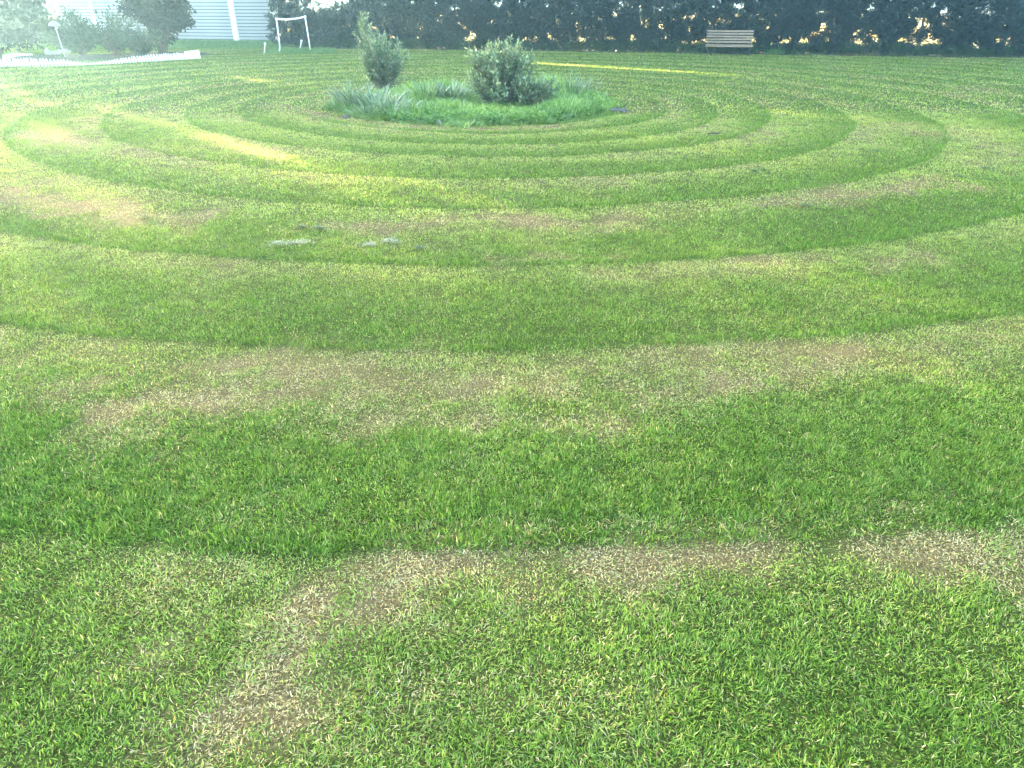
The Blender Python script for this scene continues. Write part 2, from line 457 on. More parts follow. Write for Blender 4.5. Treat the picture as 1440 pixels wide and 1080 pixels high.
# ------------------------------------------------------------------ instancing of grass and foliage ("stuff")
def proto_collection(name, meshes):
    c = bpy.data.collections.new(name)
    for me_o in meshes: c.objects.link(me_o)
    return c

def scatter(name, pts, coll, nproto, rot, scl, attrs, kind='stuff', parent=None, mat=None):
    me = bpy.data.meshes.new(name)
    n = len(pts)
    me.vertices.add(n); me.vertices.foreach_set('co', np.asarray(pts, dtype=np.float32).ravel())
    def fa(k, typ, arr, field='value'):
        at = me.attributes.new(k, typ, 'POINT'); at.data.foreach_set(field, np.ascontiguousarray(arr).ravel())
    fa('rot', 'FLOAT_VECTOR', rot.astype(np.float32), 'vector'); fa('scl', 'FLOAT_VECTOR', scl.astype(np.float32), 'vector')
    fa('idx', 'INT', rng.integers(0, nproto, n).astype(np.int32))
    for k, v in attrs.items(): fa(k, 'FLOAT', np.asarray(v, dtype=np.float32))
    if mat: me.materials.append(mat)
    o = bpy.data.objects.new(name, me); COL.objects.link(o)
    if parent: o.parent = parent
    g = bpy.data.node_groups.new(name + '_scatter', 'GeometryNodeTree')
    g.interface.new_socket('Geometry', in_out='INPUT', socket_type='NodeSocketGeometry')
    g.interface.new_socket('Geometry', in_out='OUTPUT', socket_type='NodeSocketGeometry')
    gi = g.nodes.new('NodeGroupInput'); go = g.nodes.new('NodeGroupOutput')
    iop = g.nodes.new('GeometryNodeInstanceOnPoints'); ci = g.nodes.new('GeometryNodeCollectionInfo')
    ci.inputs['Collection'].default_value = coll; ci.inputs['Separate Children'].default_value = True; ci.inputs['Reset Children'].default_value = True
    def na(k, t):
        a = g.nodes.new('GeometryNodeInputNamedAttribute'); a.data_type = t; a.inputs[0].default_value = k
        return a.outputs[0]
    g.links.new(gi.outputs[0], iop.inputs['Points']); g.links.new(ci.outputs[0], iop.inputs['Instance'])
    iop.inputs['Pick Instance'].default_value = True
    g.links.new(na('idx', 'INT'), iop.inputs['Instance Index']); g.links.new(na('rot', 'FLOAT_VECTOR'), iop.inputs['Rotation'])
    g.links.new(na('scl', 'FLOAT_VECTOR'), iop.inputs['Scale']); g.links.new(iop.outputs[0], go.inputs[0])
    md = o.modifiers.new('scatter', 'NODES'); md.node_group = g
    o['kind'] = kind
    return o

def blade_proto(name, seed, nb, size, L, W, mat, lean=(0.1, 1.0), curl=(0.2, 1.0), nseg=3, clump=0.0):
    r = np.random.default_rng(seed)
    B = np.zeros((nb, 3)); B[:, :2] = r.uniform(-size / 2, size / 2, (nb, 2)) * 1.15
    az = r.uniform(0, 2 * np.pi, nb)
    V, F, h, m = ribbons(B, az, r.uniform(*lean, nb), r.uniform(*L, nb), r.uniform(*W, nb), r.uniform(*curl, nb), nseg, r.normal(0, 0.5, nb))
    return add_mesh(name, V, F, mat, attrs={'h': h, 'rnd': np.repeat(r.random(nb), m), 'rnd2': np.repeat(r.random(nb), m)}, link=False)

def jitter_grid(x0, x1, y0, y1, step, r):
    xs = np.arange(x0, x1, step); ys = np.arange(y0, y1, step)
    A, B = np.meshgrid(xs, ys); A = A.ravel() + r.uniform(-.6, .6, A.size) * step; B = B.ravel() + r.uniform(-.6, .6, B.size) * step
    return A, B

def in_view(x, y, margin):
    return np.abs(x) < (0.74 * (0.882 * y + 0.75)) + margin

def bed_mask(x, y):
    th = np.arctan2(y - 13.85, x + 0.68)
    return np.hypot((x + 0.68) / 2.42, (y - 13.85) / 2.62) * (1 + 0.03 * np.sin(5 * th) + 0.02 * np.sin(9 * th + 1) + 0.10 * (N3.at(x * 3 + 7, y * 3) - 0.5) + 0.06 * (N1.at(x * 9, y * 9) - 0.5))

def fast_mesh(name, V, loops, starts, mat, attrs):
    me = bpy.data.meshes.new(name)
    me.vertices.add(len(V)); me.vertices.foreach_set('co', V.astype(np.float32).ravel())
    me.loops.add(len(loops)); me.loops.foreach_set('vertex_index', loops.astype(np.int32))
    me.polygons.add(len(starts)); me.polygons.foreach_set('loop_start', starts.astype(np.int32))
    for k, v in attrs.items():
        at = me.attributes.new(k, 'FLOAT', 'POINT'); at.data.foreach_set('value', v.astype(np.float32))
    me.materials.append(mat); me.update(calc_edges=True)
    o = bpy.data.objects.new(name, me); COL.objects.link(o); o['kind'] = 'stuff'
    return o

def lawn_blades(name, y0, y1, dens, L, W, nseg, label):
    """mown grass: every blade is a small ribbon (nseg 2) or a single pointed face (nseg 1)"""
    yt = np.linspace(y0, y1, 400); hw = 0.74 * (0.882 * yt + 0.75) + 0.35 + 0.03 * yt
    cdf = np.concatenate([[0], np.cumsum((hw[1:] + hw[:-1]) / 2)]); n = int(2 * cdf[-1] * (yt[1] - yt[0]) * dens)
    y = np.interp(rng.random(n) * cdf[-1], cdf, yt); x = rng.uniform(-1, 1, n) * np.interp(y, yt, hw)
    fade = smooth(y0 - 0.01, y0 + (1.5 if y0 > 2 else 0.02), y) * smooth(y1 + 0.01, y1 - 1.5, y) if y1 < 30 else smooth(y0, y0 + 1.5, y)
    tuft = np.clip((0.5 * N2.fbm(x * 21.0, y * 21.0, 2) + 0.5 * N4.fbm(x * 8.0 + 2, y * 8.0, 2) - 0.5) * 1.9 + 0.5, 0, 1)   # the sward stands in little tufts
    k = rng.random(n) < fade * (0.62 + 0.72 * tuft); x, y, tuft = x[k], y[k], tuft[k]
    d, t, h, so, hd, pl_ = lawn_fields(x, y)
    bare = smooth(0.45, 0.8, d) * smooth(0.50, 0.36, N2.fbm(x * 5.0, y * 5.0, 2))          # worn to the earth here and there
    k = (rng.random(len(x)) < (1 - 0.30 * bare) * (1 - 0.94 * so)) & (hd > 0.1) & (bed_mask(x, y) > 0.97)
    x, y, d, t, h, tuft, pl_ = x[k], y[k], d[k], t[k], h[k], tuft[k], pl_[k]
    n = len(x)
    B = np.stack([x, y, ground_z(x, y)], 1)
    comb = 6.28 * N3.fbm(x * 9.0, y * 9.0, 2) * 2.0              # blades of one tuft lie roughly the same way
    az = comb + rng.normal(0, 1.5, n)
    lean = np.clip(rng.normal(0.72, 0.40, n) + 0.55 * np.clip(d, 0, 1), 0.0, 1.5); curl = rng.uniform(-0.1, 0.9, n)
    Lb = rng.uniform(*L, n) * np.clip(h, 0.3, 1.7) * (0.60 + 0.8 * tuft); Wb = rng.uniform(*W, n)
    hv = np.stack([np.cos(az), np.sin(az), np.zeros(n)], 1)
    tw = az + np.pi / 2 + rng.normal(0, 0.6, n); side = np.stack([np.cos(tw), np.sin(tw), rng.normal(0, 0.25, n)], 1)
    up = np.array([0, 0, 1.0]); m = 2 * nseg + 1
    V = np.zeros((n, m, 3)); P = B.copy()
    for s in range(nseg):
        w = (Wb * (0.8, 1.0)[s] / 2)[:, None]
        V[:, 2 * s] = P - side * w; V[:, 2 * s + 1] = P + side * w
        phi = lean + curl * (s + 0.3) / nseg
        P = P + (hv * np.sin(phi)[:, None] + up * np.cos(phi)[:, None]) * (Lb / nseg)[:, None]
    V[:, m - 1] = P
    o = (np.arange(n) * m)[:, None]
    if nseg == 1:
        loops = (o + np.array([0, 1, 2])).ravel(); starts = np.arange(n) * 3
    else:
        loops = (o + np.array([0, 1, 3, 2, 2, 3, 4])).ravel(); starts = (np.arange(n)[:, None] * 7 + np.array([0, 4])).ravel()
    hh = np.tile(np.array([0, 0, 1.0] if nseg == 1 else [0, 0, 0.5, 0.5, 1.0]), n)
    rep = lambda a: np.repeat(a, m)
    return tag(fast_mesh(name, V.reshape(-1, 3), loops, starts, M_GRASS,
               {'h': hh, 'rnd': rep(rng.random(n)), 'rnd2': rep(rng.random(n)), 'dry': rep(d + rng.normal(0, 0.09, n)), 'pale': rep(np.clip(pl_ + rng.normal(0, 0.12, n), 0, 1)), 'tint': rep(np.clip(t + rng.normal(0, 0.15, n), 0, 1))}), label, 'grass')
lawn_blades('lawn_grass', 0.6, 3.5, 39000, (0.012, 0.029), (0.0018, 0.0038), 2, 'short mown lawn grass nearest the camera')
lawn_blades('lawn_grass', 2.0, 6.6, 21000, (0.012, 0.029), (0.0024, 0.0050), 1, 'mown lawn grass in the near middle of the lawn')
lawn_blades('lawn_grass', 5.1, 13.2, 7000, (0.015, 0.034), (0.0045, 0.0095), 1, 'mown lawn grass in front of the planted island')
lawn_blades('lawn_grass', 11.7, 34.5, 850, (0.022, 0.042), (0.012, 0.027), 1, 'mown lawn grass around and behind the planted island')

# ------------------------------------------------------------------ hedge
def spray_proto(name, seed, nl, R, L, W, mat, up=0.5):
    r = np.random.default_rng(seed)
    nt_ = max(6, nl // 9); tips = rnd_dirs(nt_, r, up) * r.uniform(0.5, 1.0, (nt_, 1)) * R
    k = r.integers(0, nt_, nl); t = r.uniform(0.15, 1.0, nl)[:, None]
    P = tips[k] * t + r.normal(0, R * 0.07, (nl, 3))
    D = tips[k] / R + r.normal(0, 0.55, (nl, 3)) + np.array([0, 0, 0.15])
    V, F = leaf_quads(P, D, r.uniform(*L, nl), r.uniform(*W, nl), seed + 1)
    base = r.random() * 0.35
    return add_mesh(name, V, F, mat, attrs={'rnd': np.repeat(np.clip(base + r.random(nl) * 0.65, 0, 1), 4)}, link=False)

hedge_sprays = proto_collection('hedge_sprays', [spray_proto('spray', 300 + k, 120, 0.26, (0.05, 0.11), (0.02, 0.042), M_HEDGE) for k in range(8)])
bank_sprays = proto_collection('bank_sprays', [spray_proto('spray', 330 + k, 60, 0.16, (0.03, 0.07), (0.012, 0.03), M_BANK, 1.0) for k in range(5)])

P0 = np.array([HEDGE_A[0], HEDGE_A[1], 0.0]); PN = np.array([HNRM[0], HNRM[1], 0.0])
# holes one can see daylight through: photo pixel, half width, half height (pixels)
HOLES = [(412, 14, 5, 4), (420, 5, 5, 3), (403, 50, 5, 4), (466, 8, 5, 4), (472, 16, 4, 4),
         (495, 61, 8, 4), (513, 62, 7, 4), (530, 60, 12, 5), (548, 56, 6, 5), (584, 58, 6, 3), (600, 60, 8, 3), (626, 56, 5, 3), (655, 58, 9, 4), (668, 55, 5, 3),
         (706, 6, 12, 4), (757, 12, 5, 4), (693, 29, 5, 4), (728, 57, 7, 5), (755, 58, 11, 7), (770, 52, 8, 7),
         (822, 5, 11, 4), (846, 9, 7, 5), (873, 4, 4, 4), (862, 21, 4, 3), (816, 59, 7, 5), (835, 60, 8, 4), (857, 52, 7, 4), (776, 0, 5, 4),
         (888, 57, 9, 5), (922, 60, 7, 5), (900, 20, 4, 3), (927, 15, 5, 3), (956, 60, 13, 5), (978, 61, 12, 5), (990, 57, 8, 4), (960, 23, 4, 5), (975, 26, 4, 3),
         (1039, 8, 3, 8), (1037, 24, 3, 4), (1063, 60, 5, 4), (1012, 66, 6, 3), (1030, 66, 8, 3), (1100, 61, 6, 3), (1128, 57, 8, 4), (1155, 40, 4, 3),
         (1152, 14, 4, 4), (1226, 11, 8, 6), (1212, 26, 5, 3), (1180, 20, 3, 4), (1212, 62, 13, 5), (1190, 62, 6, 4), (1230, 58, 6, 4),
         (1275, 62, 12, 4), (1302, 62, 14, 5), (1290, 44, 6, 4), (1306, 38, 6, 4), (1298, 28, 4, 4), (1325, 20, 6, 3), (1368, 64, 7, 4), (1413, 64, 11, 4), (1395, 22, 4, 3), (1430, 60, 5, 4), (1385, 18, 3, 2),
         (640, 12, 4, 3), (590, 30, 4, 2), (560, 8, 4, 3), (530, 22, 4, 2), (600, 6, 4, 3), (668, 25, 3, 3), (785, 28, 4, 3), (800, 20, 4, 3)]
def hedge_uv(p): return (p[:2] - HEDGE_A) @ HDIR, p[2]
HOLES = [(*hedge_uv(plane_at(px, py, P0, PN)), rx / 36.0 * (0.6 if py < 32 and px > 440 else 1), ry / 36.0 * (0.6 if py < 32 and px > 440 else 1)) for px, py, rx, ry in HOLES]

# low sun comes through some chinks of the far hedges and lies in streaks across the lawn
def sun_lines(a, b, n):
    a, b = ground_at(*a), ground_at(*b)
    return [np.array([*(a + (b - a) * t), 0.02]) for t in np.linspace(0, 1, n)]
CHINKS = [(p, 0.27) for p in sun_lines((752, 89), (950, 100), 9)] + [(p, 0.11) for p in sun_lines((335, 207), (375, 215), 2)] \
    + [(p, 0.07) for p in sun_lines((430, 254), (431, 255), 1)] + [(p, 0.07) for p in sun_lines((795, 264), (796, 265), 1)]

def chink_mask(P, extra):
    keep = np.ones(len(P), bool)
    for q, r in CHINKS:
        d = P - q; t = d @ SUN_DIR
        keep &= ~((np.linalg.norm(d - t[:, None] * SUN_DIR, axis=1) < r + extra) & (t > 0))
    return keep

def hedge_points(A, B, z0, z1, depth, dens, holes, r, extra=0.10):
    Ld = np.linalg.norm(B - A); d = (B - A) / Ld; nr = np.array([d[1], -d[0]])
    n = int(Ld * (z1 - z0) * dens)
    u = r.uniform(0, Ld, n); z = r.uniform(z0, z1, n); w = r.uniform(-depth / 2, depth / 2, n)
    # clipped face with shallow hollows between the single trees
    w = w + 0.16 * (Noise2(55).fbm(u * 0.9, z * 0.8, 2) - 0.5) * 2
    P = np.stack([A[0] + d[0] * u + nr[0] * w, A[1] + d[1] * u + nr[1] * w, z], 1)
    keep = np.ones(n, bool)
    nz = Noise2(56).fbm(u * 3.6, z * 4.2, 3)
    for (hu, hz, ru, rz) in holes:
        e = np.hypot((u - hu) / (ru + 0.09), (z - hz) / (rz + 0.08))
        keep &= ~(e < 0.66 + 2.0 * (nz - 0.5))
    keep &= chink_mask(P, extra)
    return P[keep]

def hedge_rot(P, r): return np.stack([r.normal(0, 0.35, len(P)), r.normal(0, 0.35, len(P)), r.uniform(0, 6.283, len(P))], 1)
r5 = np.random.default_rng(5)
hedge = empty('hedge', (0, 0, 0), 0, 'tall dark clipped conifer hedge with daylight gaps along the back of the lawn', 'hedge')
Pa = hedge_points(HEDGE_A, HEDGE_B, 0.12, 2.6, 0.75, 185, HOLES, r5)
Pb = hedge_points(HEDGE_A, HEDGE_B, 2.5, 9.0, 0.9, 24, [], r5)
Pe = hedge_points(HEDGE_A - 1.35 * HDIR, HEDGE_A, 0.1, 5.0, 0.7, 90, [], r5, 0.0)
Pb = np.concatenate([Pb, Pe]); Ph = np.concatenate([Pa, Pb])
sc_ = np.concatenate([r5.uniform(0.6, 1.0, len(Pa)), np.where(np.arange(len(Pb)) < len(Pb) - len(Pe), r5.uniform(1.0, 1.6, len(Pb)), r5.uniform(0.6, 1.0, len(Pb)))])
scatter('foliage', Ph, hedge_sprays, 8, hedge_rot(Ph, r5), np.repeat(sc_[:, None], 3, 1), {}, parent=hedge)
# leafy weeds at its foot
Ld = np.linalg.norm(HEDGE_B - HEDGE_A); n = 4600
u = r5.uniform(0, Ld, n); w = r5.normal(0.05, 0.22, n); top = 0.16 + 0.22 * Noise2(57).fbm(u * 1.3, u * 0 + 3, 3)
Pk = np.stack([HEDGE_A[0] + HDIR[0] * u + HNRM[0] * w, HEDGE_A[1] + HDIR[1] * u + HNRM[1] * w, r5.random(n) * top], 1)
scatter('hedge_foot_weeds', Pk, bank_sprays, 5, hedge_rot(Pk, r5), np.repeat(r5.uniform(0.6, 1.15, n)[:, None], 3, 1), {})
tag(bpy.data.objects['hedge_foot_weeds'], 'dark leafy weeds growing along the foot of the hedge', 'weeds')
# trunks stand between the low gaps
for k, px in enumerate([478, 560, 612, 640, 690, 742, 800, 846, 872, 905, 938, 1000, 1046, 1080, 1112, 1165, 1250, 1290, 1340, 1390, 1436]):
    q = plane_at(px, 66, P0, PN); mb = MB()
    j = r5.normal(0, 0.05, (4, 2))
    mb.tube([(q[0], q[1], -0.05), (q[0] + j[0, 0], q[1] + j[0, 1], 0.6), (q[0] + j[1, 0], q[1] + j[1, 1], 2.2), (q[0] + j[2, 0], q[1] + j[2, 1], 6.5)], [0.07 * r5.uniform(.6, 1.2), 0.05, 0.035, 0.015], 7)
    mb.build('trunk', M_BARK, hedge, True)

# unseen tree belt added past the shed to shade the lawn and filter low sun
LB_A, LB_B = np.array([-75.0, 44.0]), np.array([-21.5, 40.2])
belt = empty('hedge', (0, 0, 0), 0, 'unseen looser conifer belt added behind and left of the white shed to filter low sun', 'hedge')
Pc = hedge_points(LB_A, LB_B, 0.1, 9.5, 1.0, 108, [], r5, 0.05)
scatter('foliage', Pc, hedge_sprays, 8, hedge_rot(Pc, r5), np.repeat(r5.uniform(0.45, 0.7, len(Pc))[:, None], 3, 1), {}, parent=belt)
LC_A, LC_B = np.array([-21.5, 40.2]), np.array([-8.6, 36.6])
Pd = hedge_points(LC_A, LC_B, 0.1, 9.0, 1.0, 36, [], r5)
scatter('foliage', Pd, hedge_sprays, 8, hedge_rot(Pd, r5), np.repeat(r5.uniform(0.9, 1.5, len(Pd))[:, None], 3, 1), {}, parent=belt)
for k in range(16):
    x = -74 + k * 4.1 + r5.normal(0, 0.4); y = 44 - (x + 75) * 0.071
    MB().tube([(x, y, -0.05), (x + r5.normal(0, .1), y, 2.5), (x + r5.normal(0, .15), y, 7)], [0.13, 0.1, 0.03], 7).build('trunk', M_BARK, belt, True)

# dry sunlit field beyond
stalks = proto_collection('stalks', [blade_proto('stalk_tuft', 400 + k, 70, 0.6, (0.2, 0.6), (0.006, 0.014), M_STRAW, (0.0, 0.5), (0.0, 0.7), 2) for k in range(4)])
xs, ys = jitter_grid(-45, 45, 34, 95, 0.55, rng)
hd = (xs - HEDGE_A[0]) * HNRM[0] + (ys - HEDGE_A[1]) * HNRM[1]
k = (hd < -6) & (np.abs(xs) < 0.8 * ys + 2); xs, ys = xs[k], ys[k]
n = len(xs); s_ = rng.uniform(0.8, 1.4, n)
scatter('field_grass', np.stack([xs, ys, np.zeros(n)], 1), stalks, 4, np.stack([np.zeros(n), np.zeros(n), rng.uniform(0, 6.28, n)], 1), np.repeat(s_[:, None], 3, 1), {})
tag(bpy.data.objects['field_grass'], 'dry sunlit field grass glimpsed through the hedge', 'grass')

# ------------------------------------------------------------------ white weatherboard shed
S_R = np.array([-10.32, 34.6]); S_L = np.array([-21.3, 37.6])
sd = (S_R - S_L) / np.linalg.norm(S_R - S_L); sang = math.atan2(sd[1], sd[0]); SLEN = np.linalg.norm(S_R - S_L)
shed = empty('shed', (S_L[0], S_L[1], 0), sang, 'white weatherboard shed with vertical trim boards at the back left', 'shed')
DEPTH, WALL_H = 0.34, 3.6
MB().box((SLEN / 2, DEPTH / 2 + 0.05, WALL_H / 2 - 0.05), (SLEN - 0.06, DEPTH - 0.02, WALL_H)).build('gap_shade_core', M_IRON_GAPSHADE, shed)  # near-black core: the shade lines between the boards are put into its colour
bays = [0.08]
for px in (133.5, 329.0):
    p = plane_at(px, 30, np.array([*S_L, 0]), np.array([-sd[1], sd[0], 0.0])); bays.append((p[:2] - S_L) @ sd)
bays.append(SLEN - 0.05)
pitch = 0.132; rot = Vector((1, 0, 0))
from mathutils import Matrix
tilt = Matrix.Rotation(math.radians(9), 3, 'X')
for bi in range(3):
    x0, x1 = bays[bi] + 0.05, bays[bi + 1] - 0.05
    proto = None
    for k in range(int(WALL_H / pitch)):
        if proto is None:
            proto = MB().box((0, 0, 0), (x1 - x0, 0.024, pitch * 0.80), tilt).build('weatherboard', M_BOARD, shed); b_ = proto
        else:
            b_ = proto.copy(); COL.objects.link(b_)
        b_.location = ((x0 + x1) / 2, -0.004 + 0.002 * (k % 3), 0.14 + k * pitch); b_.rotation_euler = (0, 0, 0)
for x, w in ((bays[0], 0.13), (bays[1], 0.15), (bays[2], 0.26), (bays[3], 0.12)):
    MB().box((x, -0.02, WALL_H / 2), (w, 0.07, WALL_H), None, 0.006).build('trim_board', M_WHITE, shed)
MB().tube([(-0.55, -0.1, 0), (-0.55, -0.1, WALL_H)], 0.055, 10).build('downpipe', M_WHITE, shed, True)
MB().box((SLEN + 0.005, DEPTH / 2 + 0.04, WALL_H / 2), (0.05, DEPTH + 0.04, WALL_H), None, 0.006).build('trim_board', M_WHITE, shed)
rf = MB(); rf.box((SLEN / 2, DEPTH / 2, WALL_H + 0.1), (SLEN + 0.7, DEPTH + 0.5, 0.08), Matrix.Rotation(math.radians(8), 3, 'X')); rf.build('roof', M_ROOF, shed)

# ------------------------------------------------------------------ goal and stakes
gl, gr = ground_at(389, 76), ground_at(436, 73)
gl = gl + (gr - gl) * -0.02
gl[1] = 29.2; gl[0] = (388 - 720) / 1000 * (29.2 * math.cos(PITCH) + 0.4 * math.sin(PITCH))
goal = empty('football_goal', (gl[0], gl[1], 0), math.atan2(gr[1] - gl[1], gr[0] - gl[0]), 'small white pipe football goal with a sagging crossbar beside the shed', 'goal')
GW = float(np.linalg.norm(gr - gl)); GH = 1.13
gp1 = MB().tube([(-0.09, 0.03, 0.0), (-0.04, 0.01, 0.08), (-0.008, 0, 0.22), (0, 0, 0.5), (0, 0, GH)], 0.022, 10).build('post', M_PLASTIC, goal, True)
gp2 = MB().tube([(GW + 0.02, 0, 0), (GW, 0, 0.6), (GW - 0.03, 0, GH + 0.06)], 0.023, 10).build('post', M_PLASTIC, goal, True)
MB().tube([(-0.03, 0, GH), (GW * 0.35, 0, GH - 0.03), (GW * 0.7, 0, GH + 0.005), (GW - 0.01, 0, GH + 0.065)], 0.030, 10).build('crossbar', M_PLASTIC, goal, True)
MB().box((0, 0, GH), (0.075, 0.075, 0.075), None, 0.015).build('corner_joint', M_PLASTIC, gp1)
MB().box((GW - 0.03, 0, GH + 0.06), (0.075, 0.075, 0.075), None, 0.015).build('corner_joint', M_PLASTIC, gp2)
for (px, py, hh, lx, lab) in ((371.5, 75, 0.31, 0.03, 'short white stake with a rounded top left of the small goal'), (421.5, 70, 0.31, 0.06, 'short slanting white stake inside the small goal')):
    p = ground_at(px, py); st = empty('stake', (p[0], p[1], 0), 0, lab, 'stake')
    MB().tube([(0, 0, -0.02), ((lx + 0.05) * 0.6, 0, hh * 0.6), (lx + 0.05, 0, hh)], [0.022, 0.022, 0.022], 8).build('shaft', M_PLASTIC, st, True)
    MB().tube([(lx + 0.05, 0, hh - 0.01), (lx + 0.055, 0, hh + 0.03), (lx + 0.06, 0, hh + 0.05)], [0.04, 0.042, 0.02], 8).build('cap', M_PLASTIC, st, True)

# ------------------------------------------------------------------ bench
bl, br = ground_at(994, 77), ground_at(1056, 77)
bc = (bl + br) / 2; bc[1] = 27.9; bc[0] = (1026 - 720) / 1000 * (27.9 * math.cos(PITCH) + 1.1 * math.sin(PITCH))
bench = empty('garden_bench', (bc[0], bc[1], 0), math.atan2(HDIR[1], HDIR[0]), 'weathered wooden slatted garden bench standing against the hedge', 'bench')
BW = 1.60; bench.scale = (1, 1, 0.88)
slat = None
def put_slat(name, loc, rx, wid):
    o = MB().box((0, 0, 0), (BW, 0.026, wid), None, 0.005).build(name, M_WOOD, bench)
    o.location = loc; o.rotation_euler = (rx, random.uniform(-.004, .004), 0)
for k in range(5):
    z = 0.47 + k * 0.098; put_slat('back_slat', (0, 0.20 + (z - 0.42) * 0.30, z), -0.29, 0.068)
for k in range(4):
    put_slat('seat_slat', (0, -0.26 + k * 0.115, 0.395 - k * 0.012), math.pi / 2 + 0.1, 0.085)
put_slat('front_rail', (0, -0.315, 0.345), 0, 0.075)
for sx in (-1, 1):
    x = sx * (BW / 2 - 0.10)
    MB().tube([(x, -0.24, 0), (x, -0.25, 0.36)], 0.028, 6).build('leg', M_IRON_GAPSHADE, bench)
    MB().tube([(x, 0.30, 0), (x, 0.17, 0.36), (x, 0.22, 0.45), (x, 0.375, 0.95)], 0.026, 6).build('leg', M_IRON_GAPSHADE, bench)
    MB().box((x, -0.04, 0.345), (0.04, 0.46, 0.04), Matrix.Rotation(-0.1, 3, 'X')).build('seat_bearer', M_IRON_GAPSHADE, bench)

# ------------------------------------------------------------------ white picket edging and the garden corner
def picket_run(pix, heights, lean, label, gap=0.088):
    pts = [ground_at(*p) for p in pix]
    seg = [0.0]
    for a, b in zip(pts[:-1], pts[1:]): seg.append(seg[-1] + float(np.linalg.norm(b - a)))
    fence = empty('picket_fence', (pts[0][0], pts[0][1], 0), 0, label, 'fence')
    n = int(seg[-1] / gap); proto = None; rail = MB(); rp = []
    for k in range(n + 1):
        s = k * gap; i = min(np.searchsorted(seg, s, side='right') - 1, len(pts) - 2); t = (s - seg[i]) / (seg[i + 1] - seg[i])
        p = pts[i] + (pts[i + 1] - pts[i]) * t; hh = heights[i] + (heights[i + 1] - heights[i]) * t
        hh *= 1 + 0.05 * math.sin(k * 1.1)
        a = math.atan2(*(pts[i + 1] - pts[i])[::-1])
        if proto is None:
            m = MB(); w = 0.046; d = 0.016
            prof = [(-w / 2, 0), (w / 2, 0), (w / 2, 0.84), (w * 0.25, 0.96), (0, 1.0), (-w * 0.25, 0.96), (-w / 2, 0.84)]
            m.V = [(x, -d / 2, z) for x, z in prof] + [(x, d / 2, z) for x, z in prof]
            q = len(prof); m.F = [tuple(range(q)), tuple(range(2 * q - 1, q - 1, -1))] + [(j, (j + 1) % q + 0, (j + 1) % q + q, j + q) for j in range(q)]
            proto = m.build('picket', M_PLASTIC, fence); o = proto
        else:
            o = proto.copy(); COL.objects.link(o)
        o.location = (p[0] - pts[0][0], p[1] - pts[0][1], -0.02); o.scale = (1, 1, hh + 0.02)
        o.rotation_euler = (random.gauss(0.0, 0.05), -lean + random.gauss(0, 0.05), a)
        rp.append((p[0] - pts[0][0] + 0.012 * math.sin(a), p[1] - pts[0][1] + 0.022, hh * 0.45))
    rail.tube(rp[::3] + [rp[-1]], 0.014, 5).build('rail', M_PLASTIC, fence)
    return fence
picket_run([(-14, 95), (10, 93.5), (58, 93.5), (95, 92.6), (118, 91.2), (126, 90.8), (150, 90.2), (180, 88.5), (222, 86.3), (246, 84.5), (262, 83)],
           [0.22, 0.23, 0.22, 0.17, 0.06, 0.05, 0.09, 0.16, 0.22, 0.21, 0.2], 0.14, 'low white picket edging that dips in the middle along the left garden bed')
picket_run([(6, 83.5), (24, 79.5), (47, 77.5)], [0.13, 0.12, 0.05], 0.1, 'short back run of low white picket edging behind the left garden bed', 0.09)
p0, p1 = ground_at(262, 83), ground_at(281, 82)
pan = empty('edging_panel', (p0[0], p0[1], 0), math.atan2(p1[1] - p0[1], p1[0] - p0[0]), 'solid white edging panel at the right end of the picket edging', 'edging')
pl = float(np.linalg.norm(p1 - p0))
MB().box((pl / 2 - 0.02, 0, 0.12), (pl, 0.02, 0.24), Matrix.Rotation(-0.06, 3, 'Y'), 0.004).build('panel', M_PLASTIC, pan)
MB().box((pl - 0.01, -0.015, 0.12), (0.05, 0.05, 0.28), Matrix.Rotation(-0.1, 3, 'Y'), 0.01).build('end_post', M_PLASTIC, pan)

def leaf_cloud(name, centres, radii, n, L, W, mat, parent, seed, up=0.4, shell=0.55, lump=0.22, z0=None):
    """foliage: leaves spread through lumpy ellipsoids, thinner towards the outline"""
    r = np.random.default_rng(seed); Ps = []; Ds = []
    vol = np.array([a * b * c for a, b, c in radii]); num = (n * vol / vol.sum()).astype(int)
    for (c, R, m) in zip(centres, radii, num):
        d = rnd_dirs(m, r); lob = 1 + lump * (np.sin(d[:, 0] * 5 + seed) * np.sin(d[:, 1] * 6 + 1) + np.sin(d[:, 2] * 7 + seed * 2)) / 1.3
        nb = 46; bd = rnd_dirs(nb, r); bi = np.argmax(d @ bd.T, axis=1); br_ = r.uniform(0.80, 1.14, nb)
        rad = r.random(m) ** shell * lob * br_[bi]
        Ps.append(np.array(c) + d * rad[:, None] * np.array(R)); Ds.append(d + r.normal(0, 0.5, (m, 3)) + np.array([0, 0, up]))
    P = np.concatenate(Ps); D = np.concatenate(Ds)
    if z0 is not None:
        k = P[:, 2] > z0; P, D = P[k], D[k]
    m = len(P)
    V, F = leaf_quads(P, D, r.uniform(*L, m), r.uniform(*W, m), seed + 3)
    return add_mesh(name, V, F, mat, parent, attrs={'rnd': np.repeat(r.random(m), 4)})

def plane_pt(px, py, Y):
    return plane_at(px, py, np.array([0, Y, 0.0]), np.array([0, 1.0, 0]))

